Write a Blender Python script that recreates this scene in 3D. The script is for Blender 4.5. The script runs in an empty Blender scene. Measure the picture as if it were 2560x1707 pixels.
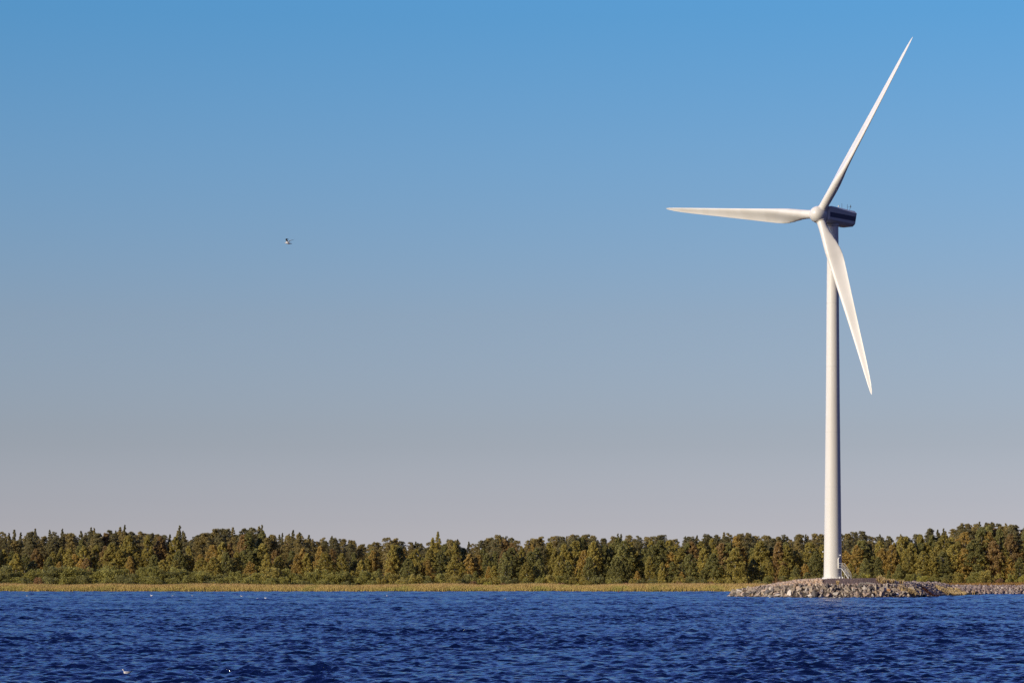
import bpy, bmesh, math, random
import numpy as np
from mathutils import Vector, Matrix
R = math.radians
rng = np.random.default_rng(7)
random.seed(7)
SC = bpy.context.scene
COL = SC.collection

# ------------------------------------------------------------------ camera
CAM_Z, FPX, CX, HY = 5.1, 7500.0, 1280.0, 1437.0     # eye height (m); focal length, axis and horizon in photo pixels
cam_d = bpy.data.cameras.new("camera"); cam = bpy.data.objects.new("camera", cam_d); COL.objects.link(cam)
cam.location = (0, 0, CAM_Z); cam.rotation_euler = (R(90), 0, 0)
cam_d.sensor_width = 36.0; cam_d.lens = FPX / 2560 * 36.0
cam_d.shift_y = (HY - 853.5) / 2560
cam_d.clip_start = 1.0; cam_d.clip_end = 9000
SC.camera = cam

# ------------------------------------------------------------------ light
SUN_EL, SUN_AZ = 23.0, 54.0        # degrees; azimuth to the left of straight behind the camera
sx, sy = -math.sin(R(SUN_AZ)), -math.cos(R(SUN_AZ))
sun_dir = Vector((sx * math.cos(R(SUN_EL)), sy * math.cos(R(SUN_EL)), math.sin(R(SUN_EL))))
sl = bpy.data.lights.new("sun", "SUN"); so = bpy.data.objects.new("sun", sl); COL.objects.link(so)
sl.energy = 4.15; sl.angle = R(0.5); sl.color = (1.0, 0.85, 0.56)
so.rotation_euler = (-sun_dir).to_track_quat("-Z", "Y").to_euler()

W = bpy.data.worlds.new("World"); SC.world = W; W.use_nodes = True
wt = W.node_tree; wn = wt.nodes; wn.clear()
w_out = wn.new("ShaderNodeOutputWorld"); w_bg = wn.new("ShaderNodeBackground")
sky = wn.new("ShaderNodeTexSky"); sky.sky_type = "NISHITA"; sky.sun_disc = False
sky.sun_elevation = R(SUN_EL); sky.sun_rotation = math.atan2(sx, sy)
sky.air_density = 1.0; sky.dust_density = 0.6; sky.ozone_density = 2.0
w_bg.inputs["Strength"].default_value = 0.1
# greyer near the horizon, bluer higher up, boosted above the view to brighten the water (factors on the sky by height above the horizon)
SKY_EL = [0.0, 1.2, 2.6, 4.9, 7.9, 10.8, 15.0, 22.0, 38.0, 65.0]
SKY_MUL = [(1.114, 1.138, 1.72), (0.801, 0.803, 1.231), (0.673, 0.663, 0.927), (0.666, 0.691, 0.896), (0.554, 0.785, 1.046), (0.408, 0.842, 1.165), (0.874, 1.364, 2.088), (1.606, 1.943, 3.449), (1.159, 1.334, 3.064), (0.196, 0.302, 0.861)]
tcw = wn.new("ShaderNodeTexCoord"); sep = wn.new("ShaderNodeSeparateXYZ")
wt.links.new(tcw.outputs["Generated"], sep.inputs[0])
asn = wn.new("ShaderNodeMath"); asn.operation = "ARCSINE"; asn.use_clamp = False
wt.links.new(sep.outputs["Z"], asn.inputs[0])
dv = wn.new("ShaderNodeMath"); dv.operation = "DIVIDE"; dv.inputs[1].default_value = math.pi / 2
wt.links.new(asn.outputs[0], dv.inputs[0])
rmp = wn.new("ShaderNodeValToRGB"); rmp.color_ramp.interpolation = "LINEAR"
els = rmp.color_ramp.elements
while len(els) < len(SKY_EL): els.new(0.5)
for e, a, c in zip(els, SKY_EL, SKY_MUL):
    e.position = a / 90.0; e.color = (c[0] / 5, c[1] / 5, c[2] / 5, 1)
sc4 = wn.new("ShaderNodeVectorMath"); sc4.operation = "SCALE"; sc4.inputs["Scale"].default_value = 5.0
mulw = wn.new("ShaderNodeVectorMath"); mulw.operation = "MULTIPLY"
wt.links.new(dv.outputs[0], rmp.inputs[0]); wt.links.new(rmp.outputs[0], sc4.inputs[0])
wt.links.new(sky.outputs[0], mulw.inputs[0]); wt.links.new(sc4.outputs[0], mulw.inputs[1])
# added dimming to the right and behind, cuts fill on the tower's shaded side
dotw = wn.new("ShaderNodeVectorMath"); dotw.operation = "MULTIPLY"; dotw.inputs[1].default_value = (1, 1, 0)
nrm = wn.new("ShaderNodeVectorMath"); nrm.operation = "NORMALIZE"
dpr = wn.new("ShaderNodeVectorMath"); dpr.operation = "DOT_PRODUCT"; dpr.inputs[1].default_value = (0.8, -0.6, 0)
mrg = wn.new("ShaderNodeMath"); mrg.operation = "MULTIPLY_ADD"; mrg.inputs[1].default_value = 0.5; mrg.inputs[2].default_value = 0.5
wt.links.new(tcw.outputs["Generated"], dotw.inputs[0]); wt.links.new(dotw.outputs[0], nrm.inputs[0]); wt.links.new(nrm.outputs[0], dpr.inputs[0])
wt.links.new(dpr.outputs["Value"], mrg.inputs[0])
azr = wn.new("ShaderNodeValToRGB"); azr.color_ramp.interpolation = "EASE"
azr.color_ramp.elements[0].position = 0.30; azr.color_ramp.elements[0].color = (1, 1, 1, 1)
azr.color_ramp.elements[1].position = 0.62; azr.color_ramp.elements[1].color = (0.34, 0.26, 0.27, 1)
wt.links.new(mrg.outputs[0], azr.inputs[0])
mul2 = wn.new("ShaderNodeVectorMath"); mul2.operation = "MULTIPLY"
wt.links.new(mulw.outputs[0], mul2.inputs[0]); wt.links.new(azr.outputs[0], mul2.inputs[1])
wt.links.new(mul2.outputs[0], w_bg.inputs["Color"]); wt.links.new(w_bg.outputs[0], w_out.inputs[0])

vs = SC.view_settings
vs.view_transform = "Standard"; vs.look = "None"; vs.exposure = 0.0; vs.gamma = 1.0
SC.cycles.max_bounces = 6; SC.cycles.diffuse_bounces = 3; SC.cycles.glossy_bounces = 3
SC.cycles.transparent_max_bounces = 4; SC.cycles.caustics_reflective = False; SC.cycles.caustics_refractive = False

# ------------------------------------------------------------------ helpers
def at(px, py, y):            # photo pixel + distance -> point in the world
    return Vector(((px - CX) / FPX * y, y, CAM_Z + (HY - py) / FPX * y))
def px_of(x, y): return CX + FPX * x / y

def mesh(name, v, f, smooth=False):
    m = bpy.data.meshes.new(name)
    if isinstance(v, np.ndarray): v = v.tolist()
    if isinstance(f, np.ndarray): f = f.tolist()
    m.from_pydata(v, [], f); m.update()
    if smooth: m.polygons.foreach_set("use_smooth", [True] * len(m.polygons))
    return m

def obj(name, m, mat=None, parent=None, loc=None):
    o = bpy.data.objects.new(name, m); COL.objects.link(o)
    if mat is not None: m.materials.clear(); m.materials.append(mat)
    if parent is not None: o.parent = parent
    if loc is not None: o.location = loc
    return o

def tag(o, label=None, cat=None, group=None, kind=None):
    if label: o["label"] = label
    if cat: o["category"] = cat
    if group: o["group"] = group
    if kind: o["kind"] = kind
    return o

def empty(name, loc=(0, 0, 0), rz=0.0, parent=None):
    o = bpy.data.objects.new(name, None); COL.objects.link(o)
    o.location = loc; o.rotation_euler = (0, 0, rz); o.empty_display_size = 0.5
    if parent: o.parent = parent
    return o

class MB:
    def __init__(s): s.v, s.f = [], []
    def add(s, v, f):
        b = len(s.v); s.v += [tuple(p) for p in v]; s.f += [tuple(i + b for i in q) for q in f]; return s
    def loft(s, rings, cap=True, closed=True):
        n = len(rings[0]); v = [p for r in rings for p in r]; f = []
        for i in range(len(rings) - 1):
            for j in range(n if closed else n - 1):
                k = (j + 1) % n
                f.append((i * n + j, i * n + k, (i + 1) * n + k, (i + 1) * n + j))
        if cap: f.append(tuple(range(n - 1, -1, -1))); f.append(tuple((len(rings) - 1) * n + j for j in range(n)))
        return s.add(v, f)
    def tube(s, a, b, r0, r1=None, n=8):
        a, b = Vector(a), Vector(b); r1 = r0 if r1 is None else r1
        d = (b - a).normalized(); u = d.orthogonal().normalized(); w = d.cross(u)
        ring = lambda c, r: [c + u * (r * math.cos(2 * math.pi * i / n)) + w * (r * math.sin(2 * math.pi * i / n)) for i in range(n)]
        return s.loft([ring(a, r0), ring(b, r1)])
    def poly(s, pts, r, n=8):
        for a, b in zip(pts[:-1], pts[1:]): s.tube(a, b, r, n=n)
        return s
    def box(s, c, ax, ay, az):      # centre and three half-axis vectors
        c, ax, ay, az = Vector(c), Vector(ax), Vector(ay), Vector(az)
        v = [c + ax * i + ay * j + az * k for k in (-1, 1) for (i, j) in ((-1, -1), (1, -1), (1, 1), (-1, 1))]
        return s.add(v, [(3, 2, 1, 0), (4, 5, 6, 7), (0, 1, 5, 4), (1, 2, 6, 5), (2, 3, 7, 6), (3, 0, 4, 7)])
    def lathe(s, prof, n=32, c=(0, 0, 0), axis=None):  # prof: (radius, height)
        c = Vector(c); d = Vector(axis or (0, 0, 1)).normalized(); u = d.orthogonal().normalized(); w = d.cross(u)
        return s.loft([[c + d * h + u * (r * math.cos(2 * math.pi * i / n)) + w * (r * math.sin(2 * math.pi * i / n)) for i in range(n)] for r, h in prof])
    def build(s, name, mat, parent=None, smooth=False, loc=None, auto=None):
        m = mesh(name, s.v, s.f, smooth)
        bm = bmesh.new(); bm.from_mesh(m); bmesh.ops.recalc_face_normals(bm, faces=bm.faces)
        if auto is not None:
            for e in bm.edges:
                if len(e.link_faces) == 2 and e.calc_face_angle(0) > R(auto): e.smooth = False
        bm.to_mesh(m); bm.free()
        return obj(name, m, mat, parent, loc)

# ------------------------------------------------------------------ materials
def mat(name, base, rough=0.7, spec=0.3, metallic=0.0):
    m = bpy.data.materials.new(name); m.use_nodes = True
    b = m.node_tree.nodes["Principled BSDF"]
    b.inputs["Base Color"].default_value = (*base, 1); b.inputs["Roughness"].default_value = rough
    b.inputs["Specular IOR Level"].default_value = spec; b.inputs["Metallic"].default_value = metallic
    return m
class NT:
    def __init__(s, m): s.m = m; s.t = m.node_tree; s.b = s.t.nodes["Principled BSDF"]
    def n(s, typ, **kw):
        x = s.t.nodes.new(typ)
        for k, v in kw.items(): setattr(x, k, v)
        return x
    def l(s, a, b): s.t.links.new(a, b)
    def noise(s, scale, detail=3, rough=0.55, coord="Object", stretch=None):
        tc = s.n("ShaderNodeTexCoord"); o = tc.outputs[coord]
        if stretch:
            mp = s.n("ShaderNodeMapping"); mp.inputs["Scale"].default_value = stretch; s.l(o, mp.inputs[0]); o = mp.outputs[0]
        x = s.n("ShaderNodeTexNoise"); x.inputs["Scale"].default_value = scale; x.inputs["Detail"].default_value = detail
        x.inputs["Roughness"].default_value = rough; s.l(o, x.inputs["Vector"]); return x.outputs["Fac"]
    def ramp(s, fac, stops, interp="LINEAR"):
        r = s.n("ShaderNodeValToRGB"); r.color_ramp.interpolation = interp; e = r.color_ramp.elements
        while len(e) < len(stops): e.new(0.5)
        for q, (p, c) in zip(e, stops): q.position = p; q.color = (*c, 1)
        s.l(fac, r.inputs[0]); return r.outputs[0]
    def mix(s, fac, a, b, blend="MIX"):
        x = s.n("ShaderNodeMix"); x.data_type = "RGBA"; x.blend_type = blend
        for sock, v in ((x.inputs[0], fac), (x.inputs[6], a), (x.inputs[7], b)):
            if hasattr(v, "is_linked"): s.l(v, sock)
            elif isinstance(v, tuple): sock.default_value = (*v, 1)
            else: sock.default_value = v
        return x.outputs[2]
    def island(s): return s.n("ShaderNodeNewGeometry").outputs["Random Per Island"]
    def objrand(s): return s.n("ShaderNodeObjectInfo").outputs["Random"]
    def math(s, op, a, b=0.0):
        x = s.n("ShaderNodeMath", operation=op)
        for i, v in enumerate((a, b)):
            if hasattr(v, "is_linked"): s.l(v, x.inputs[i])
            else: x.inputs[i].default_value = v
        return x.outputs[0]
    def bump(s, h, strength, dist):
        x = s.n("ShaderNodeBump"); x.inputs["Strength"].default_value = strength; x.inputs["Distance"].default_value = dist
        s.l(h, x.inputs["Height"]); s.l(x.outputs[0], s.b.inputs["Normal"]); return x
    def base(s, c): s.l(c, s.b.inputs["Base Color"])

def foliage(name, cols, obj_var=0.3, transl=0.52):
    m = mat(name, cols[0], 0.75, 0.12); t = NT(m)
    c = t.ramp(t.island(), [(i / (len(cols) - 1), q) for i, q in enumerate(cols)])
    v = t.math("MULTIPLY_ADD", t.objrand(), obj_var); t.t.nodes[-1].inputs[2].default_value = 1 - obj_var / 2
    vv = t.n("ShaderNodeVectorMath", operation="SCALE"); t.l(c, vv.inputs[0]); t.l(v, vv.inputs["Scale"])
    t.base(vv.outputs[0])
    tr = t.n("ShaderNodeBsdfTranslucent"); t.l(vv.outputs[0], tr.inputs[0])
    mx = t.n("ShaderNodeMixShader"); mx.inputs[0].default_value = transl
    t.l(t.b.outputs[0], mx.inputs[1]); t.l(tr.outputs[0], mx.inputs[2])
    t.l(mx.outputs[0], t.t.nodes["Material Output"].inputs[0])
    return m

def painted(name, base, rough=0.35, dirt=0.06, spec=0.4):
    m = mat(name, base, rough, spec); t = NT(m)
    n1 = t.noise(0.3, 4, 0.5, stretch=(1, 1, 0.12))
    d = tuple(c * (1 - dirt * k) for c, k in zip(base, (1.0, 1.15, 1.4)))
    t.base(t.ramp(n1, [(0.34, d), (0.56, base)]))
    return m

M_white = painted("white_paint", (0.725, 0.705, 0.66))
M_nac = painted("grey_paint", (0.54, 0.54, 0.54), 0.45)
M_stripe = painted("dark_blue_paint", (0.025, 0.035, 0.11), 0.35)
M_seam = mat("seam_grey", (0.6, 0.59, 0.57), 0.6)
M_metal = mat("galvanised_metal", (0.46, 0.45, 0.43), 0.5, 0.4)
M_dark = mat("dark_metal", (0.03, 0.03, 0.035), 0.5)
M_lamp = mat("lamp_glass_white", (0.85, 0.85, 0.85), 0.2, 0.6)
M_conc = mat("pale_concrete", (0.5, 0.48, 0.43), 0.85)
M_red = mat("dark_red_paint", (0.16, 0.015, 0.02), 0.5)
M_pole = mat("weathered_wood", (0.34, 0.31, 0.27), 0.85)
M_post = mat("tan_wood", (0.36, 0.25, 0.10), 0.85)
M_tar = mat("dark_wet_wood", (0.03, 0.028, 0.03), 0.7)

# ------------------------------------------------------------------ shoreline and ground height
MAIN = [(-900, 936), (-260, 931), (-170, 934), (-120, 937), (-60, 933), (0, 935), (40, 932), (66, 934), (78, 900), (84, 760), (92, 740), (99.5, 722), (103, 735), (110.7, 757), (118, 780), (127, 792), (138, 806), (165, 822), (260, 850), (900, 900), (900, 6000), (-900, 6000)]
ISLE = [(51.5, 722), (52.2, 708), (54.6, 697), (58.5, 689.5), (64, 685), (72, 683), (82, 683), (90, 686), (95, 692), (98, 702), (101.5, 717), (106, 735), (110.5, 752), (116, 770), (113, 788), (92, 788), (80, 748), (62, 742)]
def poly_dist(x, y, P):       # >0 inside
    P = np.array(P, float); inside = np.zeros(x.shape, bool); dmin = np.full(x.shape, 1e9)
    for (x0, y0), (x1, y1) in zip(P, np.roll(P, -1, 0)):
        dx, dy = x1 - x0, y1 - y0
        t = np.clip(((x - x0) * dx + (y - y0) * dy) / (dx * dx + dy * dy), 0, 1)
        dmin = np.minimum(dmin, np.hypot(x - x0 - t * dx, y - y0 - t * dy))
        c = ((y0 > y) != (y1 > y)) & (x < dx * (y - y0) / (dy if dy else 1e-9) + x0)
        inside ^= c
    return np.where(inside, dmin, -dmin)
def ground_z(x, y):
    x = np.asarray(x, float); y = np.asarray(y, float)
    dm = poly_dist(x, y, MAIN)
    flat = np.interp(dm, [-40, -8, 0, 3, 15, 60, 110, 220, 600], [-3, -1.2, -0.03, 0.2, 0.3, 0.5, 1.8, 3.2, 6])
    rocky = np.interp(dm, [-40, -8, 0, 4, 11, 22, 60, 110, 220, 600], [-3, -1.2, -0.03, 1.0, 1.9, 1.9, 1.6, 2.2, 3.5, 6])
    k = np.clip((x - 84) / 14, 0, 1)
    zm = flat * (1 - k) + rocky * k
    di = poly_dist(x, y, ISLE)
    top = np.interp(x, [50, 52.8, 57.9, 63, 66.7, 71, 73, 85, 88, 91, 99, 104, 109, 113, 118], [0.35, 1.0, 1.9, 2.85, 3.45, 3.8, 4.15, 4.22, 3.7, 3.1, 2.95, 2.9, 2.75, 2.2, 1.5])
    prof = np.interp(di, [-40, -6, 0, 4.6, 6.2, 9.5], [-3, -1.6, -0.03, 2.75, 2.9, 4.6])
    back = np.interp(y, [705, 725, 745], [9, 3, 1.5]) + np.clip((x - 84) / 4, 0, 1) * np.interp(y, [705, 755, 775], [0, 4, 1])
    zi = np.minimum(np.minimum(prof, top), back)
    return np.maximum(zm, zi)
def gz(x, y): return float(ground_z(np.array([x]), np.array([y]))[0])

def grid_mesh(name, xs, ys, zf, smooth=True):
    X, Y = np.meshgrid(xs, ys); Z = zf(X, Y)
    v = np.stack([X.ravel(), Y.ravel(), Z.ravel()], 1); nx = len(xs); ny = len(ys)
    i = (np.arange(ny - 1)[:, None] * nx + np.arange(nx - 1)[None, :]).ravel()
    f = np.stack([i, i + 1, i + nx + 1, i + nx], 1)
    return v, f
def fast_mesh(name, v, f, smooth=True):
    m = bpy.data.meshes.new(name); v = np.ascontiguousarray(v, np.float32); f = np.ascontiguousarray(f, np.int32)
    k = f.shape[1]
    m.vertices.add(len(v)); m.vertices.foreach_set("co", v.ravel())
    m.loops.add(f.size); m.loops.foreach_set("vertex_index", f.ravel())
    m.polygons.add(len(f)); m.polygons.foreach_set("loop_start", np.arange(0, f.size, k, dtype=np.int32))
    m.update(calc_edges=True)
    if smooth: m.polygons.foreach_set("use_smooth", np.ones(len(f), bool))
    return m

M_ground = mat("shore_soil", (0.14, 0.09, 0.045), 0.95, 0.1)
t = NT(M_ground)
t.base(t.ramp(t.noise(0.25, 5, 0.65), [(0.3, (0.07, 0.055, 0.02)), (0.5, (0.16, 0.105, 0.045)), (0.72, (0.24, 0.17, 0.08))]))
t.bump(t.noise(2.0, 4), 0.6, 0.15)
xs = np.concatenate([np.arange(-900, -240, 30), np.arange(-240, 44, 4), np.arange(44, 150, 1.3), np.arange(150, 270, 5), np.arange(270, 901, 30)])
ys = np.concatenate([np.array([-400, -100, 100, 300, 500, 600]), np.arange(660, 830, 1.3), np.arange(830, 1130, 4), np.arange(1140, 1500, 20), np.arange(1500, 6000, 300)])
def land_z(X, Y):
    Z = ground_z(X, Y)
    h = 0.12 * np.sin(X * 0.9 + 1.3 * np.sin(Y * 0.35)) * np.sin(Y * 0.8 + np.cos(X * 0.5)) + 0.2 * np.sin(X * 0.07) * np.sin(Y * 0.05)
    return Z + np.where(Z > 0.3, h, 0)
v, f = grid_mesh("ground", xs, ys, land_z)
tag(obj("ground", fast_mesh("ground", v, f), M_ground), kind="structure")

# ------------------------------------------------------------------ water (real waves, finer where the view is nearer)
def water():
    half = 0.215
    u = np.concatenate([[-9, -4, -2.2, -1.4], np.linspace(-1, 1, 820), [1.4, 2.2, 4, 9]])
    y = [118.0]
    while y[-1] < 945: y.append(y[-1] + 0.09 + 0.00034 * y[-1])
    y = np.concatenate([[-400, -200, -50, 40, 90, 108], np.array(y), [990, 1060]])
    U, Y = np.meshgrid(u, y)
    X = U * half * np.maximum(Y, 120)
    X = X.astype(np.float32); Y = Y.astype(np.float32)
    Z = np.zeros_like(X); DX = np.zeros_like(X); DY = np.zeros_like(X)
    r = np.random.default_rng(21)
    fade = np.clip((1.25 - np.abs(U)) / 0.25, 0, 1).astype(np.float32) * np.clip((Y - 100) / 12, 0, 1)
    space = np.maximum(0.09 + 0.00034 * Y, 2 * half * np.maximum(Y, 120) / 820)
    # slow gust patches: rougher and calmer water
    gust = np.ones_like(X)
    for _ in range(11):
        a = r.uniform(0, 2 * math.pi); L = r.uniform(14, 70)
        gust += 0.06 * np.sin((X * math.cos(a) + Y * math.sin(a) * 0.5) * 2 * math.pi / L + r.uniform(0, 6.3))
    gust = np.clip(gust, 0.35, 2.0)
    wind = R(-98)
    for i in range(120):
        lam = 0.34 * (4.6 / 0.34) ** (r.uniform() ** 1.35)
        k = 2 * math.pi / lam
        th = wind + r.normal() * (0.34 + 0.22 * (lam < 1.2))
        slope = WAVE_SLOPE * (0.62 if lam > 2.1 else 1.25) * (1.2 if lam < 1.1 else 1.0)
        A = slope / k
        kx, ky = k * math.cos(th), k * math.sin(th)
        att = np.clip((lam / space - 2.2) / 2.0, 0, 1) * fade * gust
        ph = kx * X + ky * Y + r.uniform(0, 2 * math.pi)
        s, c = np.sin(ph), np.cos(ph)
        Z += A * c * att
        DX -= 0.75 * A * math.cos(th) * s * att; DY -= 0.75 * A * math.sin(th) * s * att
    Z -= 0.02
    v = np.stack([(X + DX).ravel(), (Y + DY).ravel(), Z.ravel()], 1); nx, ny = len(u), len(y)
    i = (np.arange(ny - 1)[:, None] * nx + np.arange(nx - 1)[None, :]).ravel()
    f = np.stack([i, i + 1, i + nx + 1, i + nx], 1)
    return fast_mesh("water", v, f)
WAVE_SLOPE = 0.043
M_water = mat("lake_water", (0.002, 0.007, 0.044), 0.065, 0.5)
t = NT(M_water); t.b.inputs["IOR"].default_value = 1.333; t.b.inputs["Specular Tint"].default_value = (0.80, 0.90, 1.0, 1)
n1 = t.noise(2.2, 3, 0.6, stretch=(0.6, 1.0, 1.0)); n2 = t.noise(6.5, 3, 0.6, stretch=(0.7, 1, 1))
n0 = t.noise(0.75, 3, 0.6, stretch=(0.55, 1.0, 1.0))
h = t.math("ADD", t.math("ADD", n1, t.math("MULTIPLY", n2, 0.35)), t.math("MULTIPLY", n0, 1.9))
t.bump(h, 0.7, 0.17)
tag(obj("water", water(), M_water), kind="structure")

# ------------------------------------------------------------------ wind turbine
def turbine():
    Dt = 697.0; xt = (2082 - CX) / FPX * Dt
    zb = CAM_Z + (HY - 1446) / FPX * Dt
    a = R(45.5); tilt = R(2.44); cone = R(1.5); L = 46.58
    n0 = Vector((-math.sin(a), -math.cos(a), 0))
    root = empty("wind_turbine", (xt, Dt, zb))
    tag(root, "tall white three bladed wind turbine standing on the rocky bank", "wind turbine")
    hub = at(2047.5, 537, Dt + n0.y * 4.5) - root.location
    nac_z = hub.z + 0.15
    top_z = hub.z - 2.1
    r_at = lambda h: np.interp(h / top_z, [0, 0.06, 0.5, 1], [2.12, 2.04, 1.62, 1.3])
    # tower
    N = 72
    prof = [(r_at(h), h) for h in np.linspace(0.35, top_z, 40)]
    tw = MB().lathe(prof, N).build("tower", M_white, root, smooth=True, auto=40)
    for h in (0.26, 0.415, 0.60, 0.78):
        hh = h * top_z; rr = r_at(hh)
        MB().lathe([(rr - 0.05, hh - 0.05), (rr + 0.012, hh - 0.04), (rr + 0.012, hh + 0.04), (rr - 0.05, hh + 0.05)], N).build("weld_seam", M_seam, tw, smooth=True, auto=40)
    fl = MB().lathe([(2.5, 0.0), (2.5, 0.2), (2.42, 0.28), (2.12, 0.32), (2.12, 0.36)], N).build("base_flange", M_white, root, smooth=True, auto=30)
    bm_ = None
    for i in range(24):
        p = Vector((2.32 * math.cos(i * math.pi / 12), 2.32 * math.sin(i * math.pi / 12), 0.27))
        if bm_ is None: bo = MB().tube((0, 0, 0), (0, 0, 0.14), 0.05, n=6).build("bolt", M_metal, fl, loc=p); bm_ = bo.data
        else: obj("bolt", bm_, M_metal, fl, p)
    MB().lathe([(3.1, -0.5), (3.1, -0.04), (3.0, 0.02)], N).build("concrete_base", M_conc, root, smooth=True, auto=30)
    # obstruction lamp on the left of the tower
    zl = (1446 - 1379) / FPX * Dt
    MB().tube((-2.0, -0.2, zl), (-2.3, -0.25, zl), 0.05).lathe([(0.05, 0), (0.15, 0.04), (0.16, 0.2), (0.05, 0.28)], 12, (-2.3, -0.25, zl - 0.12)).build("side_lamp", M_lamp, root, smooth=True, auto=40)
    # door, lamp and stair, 43 degrees to the right of the camera
    q = R(43); dn = Vector((math.sin(q), -math.cos(q), 0)); dt = Vector((math.cos(q), math.sin(q), 0)); up = Vector((0, 0, 1))
    zf = (1446 - 1419.5) / FPX * Dt; R0 = 2.06
    def arch(w, h, off, z0):
        pts = [(-w, 0), (w, 0)] + [(w * math.cos(b), h - w + w * math.sin(b)) for b in np.linspace(0, math.pi, 13)]
        return [dn * off + dt * x + up * (z0 + z) for x, z in pts]
    MB().loft([arch(0.55, 2.55, R0 - 0.35, zf - 0.05), arch(0.55, 2.55, R0 + 0.16, zf - 0.05)]).build("door_frame", M_white, root, smooth=False)
    dr = MB().loft([arch(0.42, 2.3, R0 + 0.1, zf + 0.04), arch(0.42, 2.3, R0 + 0.18, zf + 0.04)]).build("door", M_nac, root)
    MB().box(dn * (R0 + 0.2) + dt * 0.28 + up * (zf + 1.05), dt * 0.02, dn * 0.03, up * 0.1).build("handle", M_dark, dr)
    MB().tube(dn * R0 + up * (zf + 3.0), dn * (R0 + 0.28) + up * (zf + 3.0), 0.05).lathe([(0.06, 0), (0.17, 0.05), (0.17, 0.22), (0.06, 0.3)], 12, dn * (R0 + 0.3) + up * (zf + 2.85)).build("door_lamp", M_lamp, root, smooth=True, auto=40)
    st = empty("staircase", (0, 0, 0), parent=root)
    hw = 0.5; d0, d1, d2 = R0 - 0.1, R0 + 1.1, R0 + 3.15
    P = lambda d, s, z: dn * d + dt * s + up * z
    MB().box(P((d0 + d1) / 2, 0, zf - 0.06), dn * (d1 - d0) / 2, dt * hw, up * 0.05).build("landing", M_metal, st)
    for s in (-hw, hw):
        mb = MB(); c = (P(d1, s, zf - 0.1) + P(d2, s, 0.05)) / 2; ax = (P(d2, s, 0.05) - P(d1, s, zf - 0.1)) / 2
        mb.box(c, ax, dt * 0.03, ax.cross(dt).normalized() * 0.12).build("stringer", M_metal, st)
        mb = MB()
        for hgt in (1.1, 0.58):
            mb.poly([P(d0, s, zf + hgt), P(d1, s, zf + hgt), P(d2, s, hgt + 0.02)], 0.04)
        for d, z in ((R0 + 0.15, zf), (d1, zf), ((d1 + d2) / 2, zf / 2), (d2, 0.02)):
            mb.tube(P(d, s, z), P(d, s, z + 1.1), 0.04)
        mb.build("railing", M_metal, st)
        MB().tube(P(d1 - 0.05, s, -0.1), P(d1 - 0.05, s, zf), 0.05).build("support_leg", M_metal, st)
    for i in range(9):
        k = (i + 0.5) / 9
        MB().box(P(d1 + (d2 - d1) * k, 0, zf * (1 - k) - 0.03), dn * 0.12, dt * hw * 0.93, up * 0.02).build("tread", M_metal, st)
    # nacelle: body along -n0 (s > 0 is away from the rotor)
    side = Vector((math.cos(a), -math.sin(a), 0))
    ax = -n0
    def sec(s, hw, zt, zbm, ct, cb, slant=0.0):
        pts = [(hw, zbm + cb), (hw, zt - ct), (hw - ct * 1.25, zt), (-hw + ct * 1.25, zt), (-hw, zt - ct), (-hw, zbm + cb), (-hw + cb * 1.05, zbm), (hw - cb * 1.05, zbm)]
        return [ax * (s + slant * (z - zbm)) + side * w + up * (nac_z + z) for w, z in pts]
    nc = MB().loft([sec(-3.75, 1.3, 1.35, -1.3, 0.4, 0.5), sec(-3.45, 1.85, 1.8, -1.7, 0.12, 0.5), sec(-2.4, 1.92, 1.9, -1.85, 0.16, 0.58),
                    sec(1.5, 1.92, 1.76, -2.08, 0.42, 0.58), sec(4.6, 1.92, 1.58, -2.25, 0.56, 0.6), sec(5.7, 1.9, 1.5, -2.2, 0.58, 0.55, 0.24), sec(5.85, 1.82, 1.4, -2.08, 0.55, 0.5, 0.24)])
    nb = nc.build("nacelle", M_nac, root)
    for sg in (1, -1):
        w0 = 1.93 * sg
        pts = [(-3.2, -0.66), (5.85, -0.98), (6.15, 0.10), (-3.2, 0.46)]
        ring = lambda w: [ax * s + side * w + up * (nac_z + z) for s, z in pts]
        MB().loft([ring(w0 - 0.1 * sg), ring(w0 + 0.006 * sg)]).build("side_stripe", M_stripe, nb)
    rf = lambda s, w, z: ax * s + side * w + up * (nac_z + z)
    MB().tube(rf(0.9, 1.0, 1.5), rf(0.9, 1.0, 1.9), 0.07).lathe([(0.05, 0), (0.17, 0.05), (0.17, 0.3), (0.08, 0.42)], 12, rf(0.9, 1.0, 1.98)).build("beacon", M_seam, nb, smooth=True, auto=40)
    MB().tube(rf(2.1, 1.0, 1.4), rf(2.1, 1.0, 2.95), 0.035).build("lightning_rod", M_dark, nb)
    MB().tube(rf(4.1, 1.0, 1.2), rf(4.1, 1.0, 2.9), 0.035).build("lightning_rod", M_dark, nb)
    mb = MB().tube(rf(4.1, 1.0, 2.25), rf(5.3, 1.0, 2.4), 0.025).tube(rf(4.7, 1.0, 1.2), rf(5.3, 1.0, 2.35), 0.03)
    mb.tube(rf(5.3, 1.0, 2.2), rf(5.3, 1.0, 2.95), 0.03).lathe([(0.05, 0), (0.14, 0.05), (0.1, 0.3), (0.03, 0.5)], 10, rf(5.3, 1.0, 2.3))
    mb.build("wind_sensor", M_dark, nb)
    MB().lathe([(1.36, top_z - 0.25), (1.5, top_z - 0.1), (1.5, top_z + 0.25)], 48).build("yaw_ring", M_nac, root, smooth=True, auto=30)
    # rotor
    n = Vector((-math.sin(a) * math.cos(tilt), -math.cos(a) * math.cos(tilt), math.sin(tilt)))
    u = Vector((math.cos(a), -math.sin(a), 0)); vv = u.cross(n)
    if vv.z < 0: vv = -vv
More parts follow.
